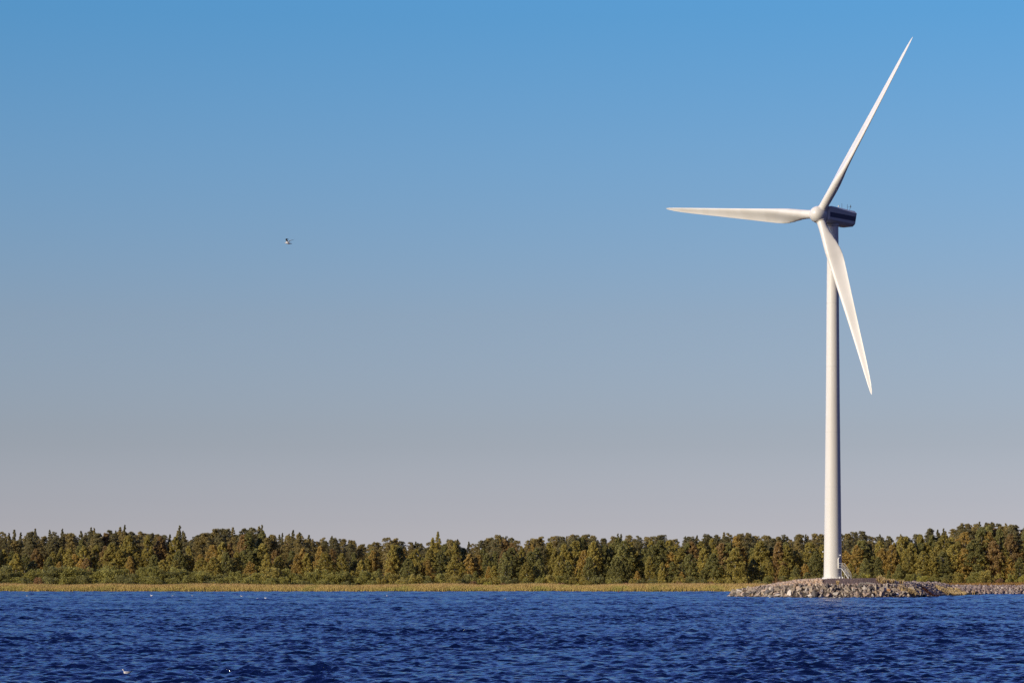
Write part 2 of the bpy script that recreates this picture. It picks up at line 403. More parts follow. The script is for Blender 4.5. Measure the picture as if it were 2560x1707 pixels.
    sp = [(1.5, -1.1), (1.7, -1.05), (1.88, -0.8), (1.98, -0.3), (1.98, 0.35), (1.86, 1.0), (1.62, 1.55), (1.25, 2.0), (0.78, 2.3), (0.28, 2.43), (0.02, 2.45)]
    hb = MB().lathe(sp, 48, hub, n).build("rotor_hub", M_white, root, smooth=True, auto=50)
    TB = np.array([  # r/L, chord, thickness ratio, twist deg, axis position on chord
        [0.030, 2.0, 1.00, 30, .50], [0.055, 2.0, 1.00, 30, .50], [0.085, 2.1, 0.92, 30, .47], [0.12, 2.5, 0.70, 30, .41], [0.16, 3.1, 0.56, 30, .36],
        [0.20, 3.6, 0.46, 29.5, .33], [0.24, 3.75, 0.39, 29, .31], [0.29, 3.6, 0.33, 28, .30], [0.36, 3.28, 0.25, 27, .30], [0.45, 2.88, 0.22, 26, .30],
        [0.55, 2.46, 0.20, 25, .30], [0.65, 2.06, 0.18, 24, .30], [0.75, 1.7, 0.17, 23, .30], [0.84, 1.36, 0.16, 22.5, .30], [0.91, 1.04, 0.16, 22, .31],
        [0.955, 0.76, 0.16, 22, .33], [0.98, 0.5, 0.16, 22, .37], [0.993, 0.26, 0.16, 22, .42], [1.0, 0.06, 0.16, 22, .5]])
    rr = np.unique(np.concatenate([TB[:, 0], np.linspace(0.03, 0.95, 46)]))
    T = np.stack([np.interp(rr, TB[:, 0], TB[:, c]) for c in range(5)], 1)
    ks = np.array([.25, .5, .25])
    for c in range(1, 5):
        s = T[:, c].copy(); s[1:-1] = ks[0] * T[:-2, c] + ks[1] * T[1:-1, c] + ks[2] * T[2:, c]; T[:-3, c] = s[:-3]
    nb_ = 40
    for kb in range(3):
        ang = R(53.57) + kb * 2 * math.pi / 3
        rad = u * math.cos(ang) + vv * math.sin(ang)
        e = rad * math.cos(cone) + n * math.sin(cone)
        tan = (u * math.sin(ang) - vv * math.cos(ang))          # clockwise seen from the front
        axn = e.cross(tan); axn = axn if axn.dot(n) > 0 else -axn
        rings = []
        for r_, ch, th, tw_, pa in T:
            b = R(tw_); c_ = tan * math.cos(b) + axn * math.sin(b); d_ = axn * math.cos(b) - tan * math.sin(b)
            ring = []
            wcirc = min(1, max(0, (th - 0.35) / 0.65)) ** 0.8
            for i in range(nb_):
                f_ = 2 * math.pi * i / nb_; xc = 0.5 * (1 + math.cos(f_))
                yt = 5 * th * (0.2969 * math.sqrt(xc) - 0.126 * xc - 0.3516 * xc ** 2 + 0.2843 * xc ** 3 - 0.1015 * xc ** 4)
                yt = max(yt, 0.008); ya = yt if math.sin(f_) >= 0 else -yt * (1.12 - 1.5 * xc ** 1.2)
                xb = 0.5 * (1 + math.cos(f_)); yb = 0.5 * math.sin(f_)
                X = (xb * (1 - wcirc) + wcirc * xb - pa) * ch; Y = -(ya * (1 - wcirc) + yb * wcirc) * ch   # x from the leading edge
                ring.append(hub + e * (r_ * L) - c_ * X + d_ * Y + axn * (0.9 * r_ ** 2.2))
            rings.append(ring)
        bl = MB().loft(rings).build("rotor_blade", M_white, root, smooth=True, auto=60)
        MB().lathe([(1.0, 1.3), (1.13, 1.38), (1.14, 1.86), (1.06, 1.9)], 40, hub, e).build("root_collar", M_white, bl, smooth=True, auto=30)
        MB().lathe([(1.0, 1.88), (1.045, 1.9), (1.045, 1.97), (1.0, 1.98)], 40, hub, e).build("root_seal", M_seam, bl, smooth=True, auto=30)
    return root
turbine()
# white posts beside the tower foot
for i, (px, hgt) in enumerate(((2099.5, 0.55), (2107, 0.55))):
    p = at(px, 1446, 693.6)
    b = MB().lathe([(0.13, -0.3), (0.13, hgt), (0.10, hgt + 0.05), (0.02, hgt + 0.07)], 14).build("bollard", M_white, None, smooth=True, auto=40, loc=(p.x, p.y, gz(p.x, p.y)))
    tag(b, ("short white post at the tower foot, nearer the tower's lit side", "short white post at the tower foot, nearer the stair")[i], "bollard", "white posts beside the tower foot")

# ------------------------------------------------------------------ stones
def hull(r, n=16, squash=(1, 0.85, 0.75), cuts=0):
    p = r.normal(size=(n, 3)); p /= np.linalg.norm(p, axis=1)[:, None]
    p *= r.uniform(0.75, 1.15, (n, 1)); p *= np.array(squash) * r.uniform(0.8, 1.2, 3)
    bm = bmesh.new()
    for q in p: bm.verts.new(q)
    res = bmesh.ops.convex_hull(bm, input=bm.verts)
    bmesh.ops.delete(bm, geom=list({g for g in res["geom_interior"] + res["geom_unused"] if isinstance(g, bmesh.types.BMVert)}), context="VERTS")
    bmesh.ops.dissolve_limit(bm, angle_limit=R(14), verts=bm.verts, edges=bm.edges)
    return bm
def stone_mat(name, c):
    m = mat(name, c, 0.9, 0.15); t = NT(m)
    lo = tuple(k * 0.72 for k in c); hi = tuple(min(1, k * 1.2) for k in c)
    col = t.ramp(t.noise(3.0, 5, 0.65), [(0.32, lo), (0.5, c), (0.68, hi)])
    v = t.n("ShaderNodeVectorMath", operation="SCALE"); t.l(col, v.inputs[0])
    t.l(t.math("ADD", t.math("MULTIPLY", t.objrand(), 0.4), 0.8), v.inputs["Scale"])
    # dark wet, algae covered band just above the water
    g = t.n("ShaderNodeNewGeometry"); s = t.n("ShaderNodeSeparateXYZ"); t.l(g.outputs["Position"], s.inputs[0])
    w = t.ramp(t.math("ADD", s.outputs["Z"], t.math("MULTIPLY", t.noise(1.5, 2), 0.3)), [(0.30, (1, 1, 1)), (0.55, (0, 0, 0))])
    t.base(t.mix(w, v.outputs[0], (0.02, 0.018, 0.013)))
    t.bump(t.noise(6, 4), 0.5, 0.08)
    return m
STONE = {"grey": stone_mat("grey_granite", (0.36, 0.298, 0.232)), "pinkish": stone_mat("pink_granite", (0.42, 0.32, 0.245)),
         "pale": stone_mat("pale_granite", (0.56, 0.50, 0.43)), "brown": stone_mat("brown_granite", (0.27, 0.20, 0.14)), "dark": stone_mat("dark_granite", (0.13, 0.115, 0.105))}
M_rust = stone_mat("orange_granite", (0.46, 0.24, 0.10))

def path_points(P, step):
    P = [Vector((*p, 0)) for p in P]; out = []; acc = 0.0
    for a_, b_ in zip(P[:-1], P[1:]):
        d = (b_ - a_).length; k = acc
        while k < d: out.append((a_.lerp(b_, k / d), (b_ - a_).normalized())); k += step
        acc = k - d
    return out
ROCKS = []
def boulders():
    r = np.random.default_rng(5)
    protos = []
    for i in range(14):
        bm = hull(r, int(r.integers(9, 13)), (1.0, 0.8, 0.8)); bmesh.ops.bevel(bm, geom=list(bm.edges), offset=0.02, segments=1, affect="EDGES")
        m = bpy.data.meshes.new("boulder"); bm.to_mesh(m); bm.free(); protos.append(m)
    variants = {}
    def get(i, c):
        if (i, c) not in variants:
            m = protos[i].copy(); m.materials.clear(); m.materials.append(STONE[c]); variants[(i, c)] = m
        return variants[(i, c)]
    front = ISLE[:11]
    rows = [("waterline", 0.1, 1.4, 0.9), ("lower", 1.2, 1.35, 0.95), ("middle", 2.35, 1.35, 0.92), ("upper", 3.5, 1.35, 0.86), ("crest", 4.7, 1.5, 0.58)]
    for rn, d, step, size in rows:
        for p, tdir in path_points(front, step):
            nrm = Vector((-tdir.y, tdir.x, 0))           # towards the inside of the bank
            if p.y > 716 and p.x < 60: continue
            if p.x > 96.5: continue
            q = p + nrm * (d + r.normal() * 0.25) + tdir * r.normal() * 0.3
            if p.x > 92 and rn in ("upper", "crest"): continue
            if rn == "crest" and r.uniform() < 0.35: continue
            s = size * r.uniform(0.72, 1.3)
            z = gz(q.x, q.y) + 0.02 * s - (0.15 if rn == 'crest' else 0) + (0.1 if rn == "waterline" else 0)
            c = r.choice(["grey", "pinkish", "pale", "brown", "dark"], p=[.52, .17, .10, .13, .08])
            if rn == "crest": c = r.choice(["pinkish", "pale", "grey"], p=[.5, .25, .25])
            o = obj("boulder", get(int(r.integers(14)), c)); o.location = (q.x, q.y, z)
            o.rotation_euler = tuple(r.uniform(0, 6.28, 3)); o.scale = (s * r.uniform(.9, 1.4), s * r.uniform(.75, 1.05), s * r.uniform(.75, 1.05))
            ROCKS.append((o, rn, c))
boulders()
# one rusty orange boulder set among the grey ones
m_ = hull(np.random.default_rng(99), 16, (1.0, 0.8, 0.75)); mm = bpy.data.meshes.new("boulder"); m_.to_mesh(mm); m_.free()
p = at(2222, 1474, 684.8)
orange_rock = obj("boulder", mm, M_rust, loc=(p.x, p.y - 0.2, p.z)); orange_rock.scale = (0.62, 0.5, 0.5)
tag(orange_rock, "rusty orange boulder, the only orange one in the grey rock bank", "boulder", "boulders of the rock bank")

# small broken stone: nobody could count it
def rubble(name, n, place, sizes, material, seed):
    r = np.random.default_rng(seed)
    ph = (1 + 5 ** 0.5) / 2
    V = np.array([(-1, ph, 0), (1, ph, 0), (-1, -ph, 0), (1, -ph, 0), (0, -1, ph), (0, 1, ph), (0, -1, -ph), (0, 1, -ph), (ph, 0, -1), (ph, 0, 1), (-ph, 0, -1), (-ph, 0, 1)]) / 1.9
    F = np.array([(0, 11, 5), (0, 5, 1), (0, 1, 7), (0, 7, 10), (0, 10, 11), (1, 5, 9), (5, 11, 4), (11, 10, 2), (10, 7, 6), (7, 1, 8), (3, 9, 4), (3, 4, 2), (3, 2, 6), (3, 6, 8), (3, 8, 9), (4, 9, 5), (2, 4, 11), (6, 2, 10), (8, 6, 7), (9, 8, 1)])
    pts = place(r, n); vs_, fs_ = [], []
    for i, (x, y, k) in enumerate(pts):
        s = r.uniform(*sizes) * k
        A = np.linalg.qr(r.normal(size=(3, 3)))[0]
        v = (V * r.uniform(0.7, 1.25, (12, 1))) * (s * r.uniform(0.6, 1.1, 3)) @ A.T
        v += np.array([x, y, 0]); v[:, 2] += 0.12 * s
        vs_.append(v); fs_.append(F + 12 * i)
    v = np.concatenate(vs_); z = ground_z(np.array([q[0] for q in pts]), np.array([q[1] for q in pts]))
    v[:, 2] += np.repeat(z, 12)
    return obj(name, fast_mesh(name, v, np.concatenate(fs_), False), material)
def rub_mat(name, cols):
    m = mat(name, cols[0], 0.92, 0.12); t = NT(m)
    c = t.ramp(t.island(), [(i / (len(cols) - 1), q) for i, q in enumerate(cols)])
    t.base(t.mix(t.math("MULTIPLY", t.noise(5, 3), 0.5), c, (0.16, 0.12, 0.10)))
    return m
M_rub1 = rub_mat("pink_rubble", [(0.44, 0.30, 0.20), (0.58, 0.41, 0.28), (0.66, 0.47, 0.32), (0.50, 0.35, 0.245), (0.70, 0.57, 0.42), (0.34, 0.26, 0.2)])
M_rub2 = rub_mat("grey_pink_rubble", [(0.26, 0.19, 0.155), (0.38, 0.285, 0.235), (0.33, 0.235, 0.195), (0.58, 0.51, 0.44), (0.21, 0.155, 0.13)])
M_rub3 = rub_mat("grey_rubble", [(0.20, 0.165, 0.14), (0.30, 0.24, 0.2), (0.25, 0.21, 0.18), (0.36, 0.30, 0.25), (0.16, 0.13, 0.115)])
M_grav = rub_mat("dark_gravel", [(0.12, 0.085, 0.085), (0.19, 0.13, 0.125), (0.15, 0.105, 0.105), (0.28, 0.21, 0.19), (0.09, 0.07, 0.075)])
def place_isle(cond):
    def f_(r, n):
        out = []
        while len(out) < n:
            x = r.uniform(50, 118, 6000); y = r.uniform(680, 780, 6000); d = poly_dist(x, y, ISLE)
            for a_, b_, c_ in zip(x, y, d):
                k = cond(a_, b_, c_)
                if k > 0 and len(out) < n: out.append((a_, b_, k))
        return out
    return f_
tag(rubble("rubble", 2300, place_isle(lambda x, y, d: (1.0 if x < 71.5 and 4.6 < d < 17 and y < 712 else 0)), (0.22, 0.62), M_rub1, 3), "pinkish broken stone covering the upper left of the rock bank", "rubble", None, "stuff")
tag(rubble("rubble", 2600, place_isle(lambda x, y, d: (1.0 if x > 71 and 4.4 < d < 6.4 and y < 705 else (1.25 if x > 88 and -0.2 < d < 9 and y < 776 and x > 88 + (y - 700) * .1 else 0))), (0.16, 0.46), M_rub2, 4), "pale grey and pink rubble along the crest of the rock bank", "rubble", None, "stuff")
tag(rubble("rubble", 1300, place_isle(lambda x, y, d: (1.0 if -0.2 < d < 5 and y < 718 else 0)), (0.18, 0.5), M_rub3, 13), "grey broken stone wedged between the boulders of the bank", "rubble", None, "stuff")
def place_shore(r, n):
    out = []
    while len(out) < n:
        x = r.uniform(98, 200, 4000); y = r.uniform(715, 860, 4000); d = poly_dist(x, y, MAIN)
        for a_, b_, c_ in zip(x, y, d):
            if -0.3 < c_ < 13 and not (a_ < 112 and b_ < 768) and len(out) < n: out.append((a_, b_, 1.0))
    return out
tag(rubble("rubble", 4000, place_shore, (0.2, 0.75), M_rub2, 6), "pinkish rubble beach at the right edge behind the bank", "rubble", None, "stuff")
# dark core under the boulders
M_core = mat("bank_core", (0.09, 0.075, 0.062), 0.95, 0.1); t = NT(M_core); t.bump(t.noise(3, 4), 1.0, 0.2)
xs = np.arange(48, 103, 0.6); ys = np.arange(679, 730, 0.6)
v, f = grid_mesh("bank_core", xs, ys, lambda X, Y: ground_z(X, Y) + np.where((poly_dist(X, Y, ISLE) > -2.5), 0.06, -0.5))
tag(obj("bank_core", fast_mesh("bank_core", v, f), M_core), kind="structure")
# gravel pad round the tower
tag(rubble("gravel", 6500, place_isle(lambda x, y, d: (1.0 if 70.5 < x < 92 and 5.9 < d < 14 and y < 704 and x < 71.5 + 21 * min(1, (14.5 - d * 0.3) / 11) else 0)), (0.06, 0.2), M_grav, 8), "dark purplish gravel heaped around the tower foot", "gravel", None, "stuff")
xs = np.arange(69.5, 92.5, 0.5); ys = np.arange(686, 712, 0.5)
v, f = grid_mesh("gravel_pad", xs, ys, lambda X, Y: np.where((poly_dist(X, Y, ISLE) > 5.6), ground_z(X, Y) + 0.10, ground_z(X, Y) - 0.6))
tag(obj("gravel_pad", fast_mesh("gravel_pad", v, f), M_grav), kind="structure")
# ------------------------------------------------------------------ trees
def leaf_quads(r, C, out, size, flat=0.2):
    n = len(C)
    N = out * flat + r.normal(size=(n, 3)) * 0.62; N /= np.linalg.norm(N, axis=1)[:, None] + 1e-9
    a = np.cross(N, r.normal(size=(n, 3))); a /= np.linalg.norm(a, axis=1)[:, None] + 1e-9
    b = np.cross(N, a); s = (size * r.uniform(0.6, 1.3, n))[:, None]
    q = np.stack([C - a * s * 1.25, C - b * s * 0.62, C + a * s * 1.25, C + b * s * 0.62], 1)
    return q.reshape(-1, 3), np.arange(4 * n).reshape(n, 4)
def clumps(r, cen, rad, per, size, squash=(1, 1, 0.8), axis_pull=0.35):
    P, O = [], []
    for c, k in zip(cen, rad):
        d = r.normal(size=(per, 3)); d /= np.linalg.norm(d, axis=1)[:, None]
        d[:, 2] = np.where(d[:, 2] < -0.5, -d[:, 2], d[:, 2])
        rr = k * r.uniform(0.45, 1.0, (per, 1)) ** 0.6
        P.append(c + d * rr * np.array(squash)); o = d.copy()
        ax = np.array([c[0], c[1], 0]); ln = np.linalg.norm(ax)
        if ln > 1e-6: o += axis_pull * ax / ln
        O.append(o)
    P = np.concatenate(P); O = np.concatenate(O); O /= np.linalg.norm(O, axis=1)[:, None] + 1e-9
    return leaf_quads(r, P, O, np.full(len(P), size))
def birch(seed):                      # 10 m
    r = np.random.default_rng(seed); H = 10.0; n = 210
    z = r.uniform(0.04, 1.0, n) ** 0.9 * H
    w = 2.35 * np.interp(z / H, [0, .12, .35, .6, .85, 1], [.8, .95, 1.0, .86, .56, .15]) * r.uniform(0.8, 1.15)
    a = r.uniform(0, 2 * math.pi, n); q = np.sqrt(r.uniform(0.10, 1.0, n)) * w * r.uniform(.8, 1.12, n)
    lean = r.normal(size=2) * 0.25
    cen = np.stack([q * np.cos(a) + lean[0] * z / H, q * np.sin(a) + lean[1] * z / H, z], 1)
    v, f = clumps(r, cen, np.interp(z / H, [0, .5, 1], [.54, .48, .28]) * r.uniform(.7, 1.25, n), 44, 0.15, (1, 1, 1.05))
    cr = fast_mesh("crown", v, f, False)
    mb = MB(); pts = [(0, 0, -1.0), (0.05, 0, 2.5), (lean[0] * .5, lean[1] * .5, 5.5), (lean[0], lean[1], 9.3)]
    for (p0, p1, r0, r1) in zip(pts[:-1], pts[1:], (.14, .11, .07), (.11, .07, .02)): mb.tube(p0, p1, r0, r1, 7)
    for i in range(9):
        c = cen[int(r.integers(n))]; z0 = max(0.8, c[2] - 1.4); mb.tube((lean[0] * z0 / 10, lean[1] * z0 / 10, z0), c, .05, .015, 5)
    return cr, mesh("trunk", mb.v, mb.f, True)
def pine(seed):                       # 16 m, layered rounded head
    r = np.random.default_rng(seed); H = 16.0; n = int(r.integers(105, 130))
    z = H * (0.24 + 0.74 * r.uniform(0, 1, n) ** 0.8)
    w = 2.5 * np.interp(z / H, [.24, .45, .65, .84, .94, 1], [.75, .95, 1.0, .8, .5, .14]) * r.uniform(.8, 1.15)
    a = r.uniform(0, 2 * math.pi, n); q = np.sqrt(r.uniform(0.05, 1.0, n)) * w * r.uniform(.75, 1.25, n)
    lean = r.normal(size=2) * 0.5
    cen = np.stack([q * np.cos(a) + lean[0] * z / H, q * np.sin(a) + lean[1] * z / H, z], 1)
    v, f = clumps(r, cen, np.interp(z / H, [.2, .75, 1], [.9, .78, .4]) * r.uniform(.7, 1.2, n), 60, 0.15, (1.1, 1.1, 0.75))
    cr = fast_mesh("crown", v, f, False)
    mb = MB(); px_ = lambda k: (lean[0] * k, lean[1] * k, H * k)
    for k0, k1, r0, r1 in ((-.06, .4, .2, .15), (.4, .7, .15, .1), (.7, .97, .1, .03)): mb.tube(px_(k0), px_(k1), r0, r1, 7)
    for i in range(n):
        if r.uniform() < .6: mb.tube(px_(max(.3, (cen[i][2] - .5) / H)), cen[i], .05, .015, 5)
    return cr, mesh("trunk", mb.v, mb.f, True)
def spruce(seed, twin=False):         # 16 m spire
    r = np.random.default_rng(seed); H = 16.0; cen, rad = [], []
    def spire(x0, z0, z1, wb):
        n = int((z1 - z0) * 8.5)
        for i in range(n):
            k = (i + r.uniform()) / n; z_ = z0 + (z1 - z0) * k; w = wb * (1 - k) ** 0.78 + 0.05
            a_ = r.uniform(0, 6.28); q_ = w * r.uniform(.45, 1.1) * (1.0 if r.uniform() < .8 else 1.25)
            cen.append((x0 + q_ * math.cos(a_), q_ * math.sin(a_), z_ - 0.25 * q_)); rad.append(0.17 + 0.66 * (1 - k) ** 0.8 * r.uniform(.7, 1.3))
    if twin: spire(0.55, 1.2, 16.0, 2.0); spire(-0.9, 8.5, 14.2, 1.2)
    else: spire(0, 1.0, H, r.uniform(2.0, 2.7))
    cen = np.array(cen); v, f = clumps(r, cen, rad, 44, 0.15, (1.05, 1.05, 0.7))
    mb = MB(); x0 = 0.55 if twin else 0
    mb.tube((x0, 0, -1), (x0, 0, 15.6), .2, .03, 7)
    if twin: mb.tube((0.5, 0, 7.5), (-0.9, 0, 13.6), .1, .02, 6)
    return fast_mesh("crown", v, f, False), mesh("trunk", mb.v, mb.f, True)
def bush(seed):                       # 3.5 m
    r = np.random.default_rng(seed); n = 46
    a = r.uniform(0, 6.28, n); z = r.uniform(0.0, 3.1, n); w = 2.1 * np.sqrt(np.clip(1 - (z / 3.6) ** 2, 0, 1))
    q = np.sqrt(r.uniform(0.1, 1, n)) * w * r.uniform(.8, 1.2, n)
    cen = np.stack([q * np.cos(a), q * np.sin(a), z], 1)
    v, f = clumps(r, cen, r.uniform(.4, .75, n), 60, 0.13, (1, 1, 1.1))
    return fast_mesh("bush", v, f, False)

FOL = {
    "olive": foliage("olive_leaves", [(0.277, 0.245, 0.080), (0.453, 0.395, 0.118), (0.676, 0.546, 0.160), (0.346, 0.314, 0.106)]),
    "golden": foliage("golden_leaves", [(0.344, 0.269, 0.091), (0.572, 0.422, 0.133), (0.777, 0.555, 0.182), (0.428, 0.342, 0.122)]),
    "rusty": foliage("rusty_leaves", [(0.289, 0.205, 0.091), (0.456, 0.314, 0.133), (0.484, 0.350, 0.160), (0.459, 0.331, 0.137)]),
    "green": foliage("green_leaves", [(0.194, 0.196, 0.080), (0.325, 0.312, 0.120), (0.491, 0.447, 0.160), (0.247, 0.246, 0.101)]),
    "dark green": foliage("dark_needles", [(0.162, 0.157, 0.087), (0.273, 0.247, 0.120), (0.415, 0.349, 0.165), (0.206, 0.198, 0.102)], 0.3, 0.5),
    "brownish": foliage("brownish_needles", [(0.248, 0.210, 0.092), (0.412, 0.334, 0.135), (0.577, 0.456, 0.184), (0.309, 0.263, 0.106)], 0.3, 0.5),
    "grey-green": foliage("willow_leaves", [(0.227, 0.219, 0.067), (0.378, 0.350, 0.106), (0.572, 0.519, 0.158), (0.284, 0.271, 0.083)]),
    "yellow-green": foliage("yellow_green_leaves", [(0.335, 0.324, 0.085), (0.563, 0.526, 0.132), (0.812, 0.717, 0.198)]),
    "reddish brown": foliage("red_brown_leaves", [(0.266, 0.165, 0.083), (0.420, 0.263, 0.131), (0.597, 0.389, 0.182)]),
}
M_birch = mat("birch_bark", (0.55, 0.52, 0.47), 0.8); t = NT(M_birch)
t.base(t.ramp(t.noise(3, 3, stretch=(1, 1, 3)), [(0.42, (0.06, 0.05, 0.045)), (0.52, (0.6, 0.57, 0.52))]))
M_bark = mat("pine_bark", (0.13, 0.075, 0.045), 0.9)

SKYLINE = [(-200, 1326), (0, 1323), (40, 1325), (60, 1338), (88, 1323), (104, 1335), (150, 1328), (200, 1328), (228, 1322), (250, 1325), (290, 1320), (310, 1318), (340, 1325), (380, 1326), (400, 1335), (430, 1338), (448, 1322), (480, 1331), (500, 1328), (540, 1322), (575, 1318), (610, 1320), (650, 1317), (680, 1334), (692, 1340), (720, 1326), (755, 1328), (780, 1350), (800, 1345), (835, 1340), (860, 1342), (900, 1358), (940, 1360), (970, 1342), (1000, 1346), (1030, 1356), (1065, 1353), (1110, 1350), (1130, 1345), (1150, 1348), (1180, 1355), (1240, 1338), (1280, 1343), (1310, 1350), (1340, 1343), (1380, 1340), (1425, 1335), (1455, 1334), (1490, 1336), (1510, 1348), (1540, 1338), (1570, 1330), (1600, 1342), (1660, 1334), (1700, 1340), (1760, 1335), (1840, 1329), (1880, 1334), (1920, 1333), (1960, 1335), (2030, 1332), (2110, 1335), (2150, 1328), (2180, 1335), (2290, 1336), (2310, 1319), (2340, 1325), (2360, 1321), (2390, 1320), (2420, 1308), (2450, 1301), (2480, 1306), (2510, 1302), (2540, 1311), (2560, 1308), (2760, 1306)]
skx, sky_ = [p[0] for p in SKYLINE], [p[1] for p in SKYLINE]
TREES = []            # (root, species, colour, row phrase)
B_PROTO = [birch(100 + i) for i in range(9)]; P_PROTO = [pine(200 + i) for i in range(9)]; S_PROTO = [spruce(300 + i) for i in range(5)]; TWIN = spruce(333, True)
U_PROTO = [bush(400 + i) for i in range(7)]
_mc = {}
def with_mat(m, mt):
    k = (m.name, mt.name)
    if k not in _mc:
        c = m.copy(); c.materials.clear(); c.materials.append(mt); _mc[k] = c
    return _mc[k]
def plant(species, proto, base_h, colour, x, y, top_z, width, row, rz):
    z0 = gz(x, y) - 0.05; s = (top_z - z0) / base_h
    cr, tk = proto
    name = {"birch": "birch_tree", "pine": "pine_tree", "spruce": "spruce_tree"}[species]
    root = empty(name, (x, y, z0), rz); root.scale = (s * width, s * width, s)
    obj("crown", with_mat(cr, FOL[colour]), parent=root)
    obj("trunk", with_mat(tk, M_birch if species == "birch" else M_bark), parent=root)
    # the materials are already on the shared meshes
    TREES.append((root, species, colour, row)); return root
r = np.random.default_rng(77)
def top_at(px, dy, y): return CAM_Z + (HY - (np.interp(px, skx, sky_) + dy)) / FPX * y
def row_of(y, step, fn, jitter=0.3, margin=18):
    x = (0 - CX - margin) / FPX * y
    while x < (2560 - CX + margin) / FPX * y:
        px = px_of(x, y); fn(px, x + r.normal() * step * 0.12, y + r.uniform(-2.5, 2.5)); x += step * r.uniform(1 - jitter, 1 + jitter)
def pick(d): k = list(d); p = np.array([d[q] for q in k], float); return k[int(r.choice(len(k), p=p / p.sum()))]
# single spires seen against the sky
for px, ty in ((88, 1321), (156, 1322), (228, 1318), (312, 1312), (449, 1314), (289, 1326), (655, 1312), (706, 1332), (124, 1324), (540, 1333), (1545, 1334), (1280, 1344)):
    y = 1046 + r.uniform(-3, 3); x = (px - CX) / FPX * y
    plant("spruce", S_PROTO[int(r.integers(5))], 16.0, "dark green", x, y, CAM_Z + (HY - ty) / FPX * y, 0.85 * r.uniform(.85, 1.1), "against the sky", r.uniform(0, 6.28))
y = 1030; twin_tree = plant("spruce", TWIN, 16.0, "olive", (1090 - CX) / FPX * y, y, CAM_Z + (HY - 1329) / FPX * y, 1.05, "twin", 0.15)
def back(px, x, y):
    left = px < 820 or px > 2290
    c = pick({"dark green": 3, "brownish": 2}) if left else pick({"dark green": 2, "brownish": 3})
    dy = abs(r.normal()) * (7 if left else 5.5) - 3 + (3 if y > 1072 else 0)
    if r.uniform() < (0.42 if left else 0.14): plant("spruce", S_PROTO[int(r.integers(5))], 16.0, c, x, y, top_at(px, dy - 1, y), r.uniform(.8, 1.05), "on the skyline", r.uniform(0, 6.28))
    else: plant("pine", P_PROTO[int(r.integers(9))], 16.0, c, x, y, top_at(px, dy, y), r.uniform(.78, 1.15), "on the skyline", r.uniform(0, 6.28))
row_of(1080, 3.6, back)
row_of(1062, 3.3, back)
def third(px, x, y):
    left = px < 820 or px > 2290
    if r.uniform() < (0.75 if left else 0.45):
        c = pick({"dark green": 3, "brownish": 3}); plant("pine", P_PROTO[int(r.integers(9))], 16.0, c, x, y, top_at(px, r.uniform(4, 26), y), r.uniform(.85, 1.2), "just below the skyline", r.uniform(0, 6.28))
    else:
        c = pick({"olive": 5, "rusty": 1.2, "golden": 1, "green": 2}); plant("birch", B_PROTO[int(r.integers(9))], 10.0, c, x, y, top_at(px, r.uniform(8, 26), y), r.uniform(.72, 1.0), "just below the skyline", r.uniform(0, 6.28))
row_of(1043, 3.3, third)
def second(px, x, y):
    left = px < 760
    c = pick({"olive": 5, "rusty": 1.1, "golden": 1.5, "green": 2.6})
    plant("birch", B_PROTO[int(r.integers(9))], 10.0, c, x, y, top_at(px, r.uniform(34, 62) if left else r.uniform(16, 46), y), r.uniform(.82, 1.2), "in the second line", r.uniform(0, 6.28))
row_of(1024, 3.2, second)
def first(px, x, y):
    left = px < 760
    if left and r.uniform() < .25: return
    c = pick({"olive": 5, "golden": 2.2 if left else 1.3, "green": 3, "rusty": .7})
    plant("birch", B_PROTO[int(r.integers(9))], 10.0, c, x, y, top_at(px, r.uniform(52, 86) if left else r.uniform(38, 92), y), r.uniform(.9, 1.35), "at the forest edge", r.uniform(0, 6.28))
row_of(1008, 3.4, first)
def wood():           # the rest of the forest behind, one mass
    rw = np.random.default_rng(91); V_, F_, b = [], [], 0
    def co(m): 
        a_ = np.empty(len(m.vertices) * 3, np.float32); m.vertices.foreach_get("co", a_); return a_.reshape(-1, 3)
    src = [(co(q[0]), 10.0) for q in B_PROTO[:5]] + [(co(q[0]), 16.0) for q in P_PROTO[:5]]
    for yy in (1092, 1102):
        x = -200.0 / 1000 * yy
        while x < 200.0 / 1000 * yy:
            c, bh = src[int(rw.integers(10))]; px = px_of(x, yy); z0 = gz(x, yy); hh = top_at(px, rw.uniform(14, 34), yy) - z0; k = hh / bh
            a_ = rw.uniform(0, 6.28); w_ = 1.0 if bh > 12 else .8
            xx = (c[:, 0] * math.cos(a_) - c[:, 1] * math.sin(a_)) * k * w_ + x; y2 = (c[:, 0] * math.sin(a_) + c[:, 1] * math.cos(a_)) * k * w_ + yy
            V_.append(np.stack([xx, y2, c[:, 2] * k + z0], 1)); n_ = len(c) // 4; F_.append(np.arange(n_ * 4).reshape(n_, 4) + b); b += n_ * 4
            x += rw.uniform(3.0, 4.6)
    o = obj("forest", fast_mesh("forest", np.concatenate(V_), np.concatenate(F_), False), FOL["brownish"])
    tag(o, "dense brownish wood continuing behind the shore trees", "forest", None, "stuff")
wood()
BUSH = []
def put_bush(px, x, y, h, colour, wide, row):
    o = obj("willow_bush" if colour == "grey-green" else "shrub", with_mat(U_PROTO[int(r.integers(7))], FOL[colour]))
    o.location = (x, y, gz(x, y) - 0.1); s = h / 3.5; o.scale = (s * wide, s * wide, s); o.rotation_euler = (0, 0, r.uniform(0, 6.28))
    BUSH.append((o, colour, row))
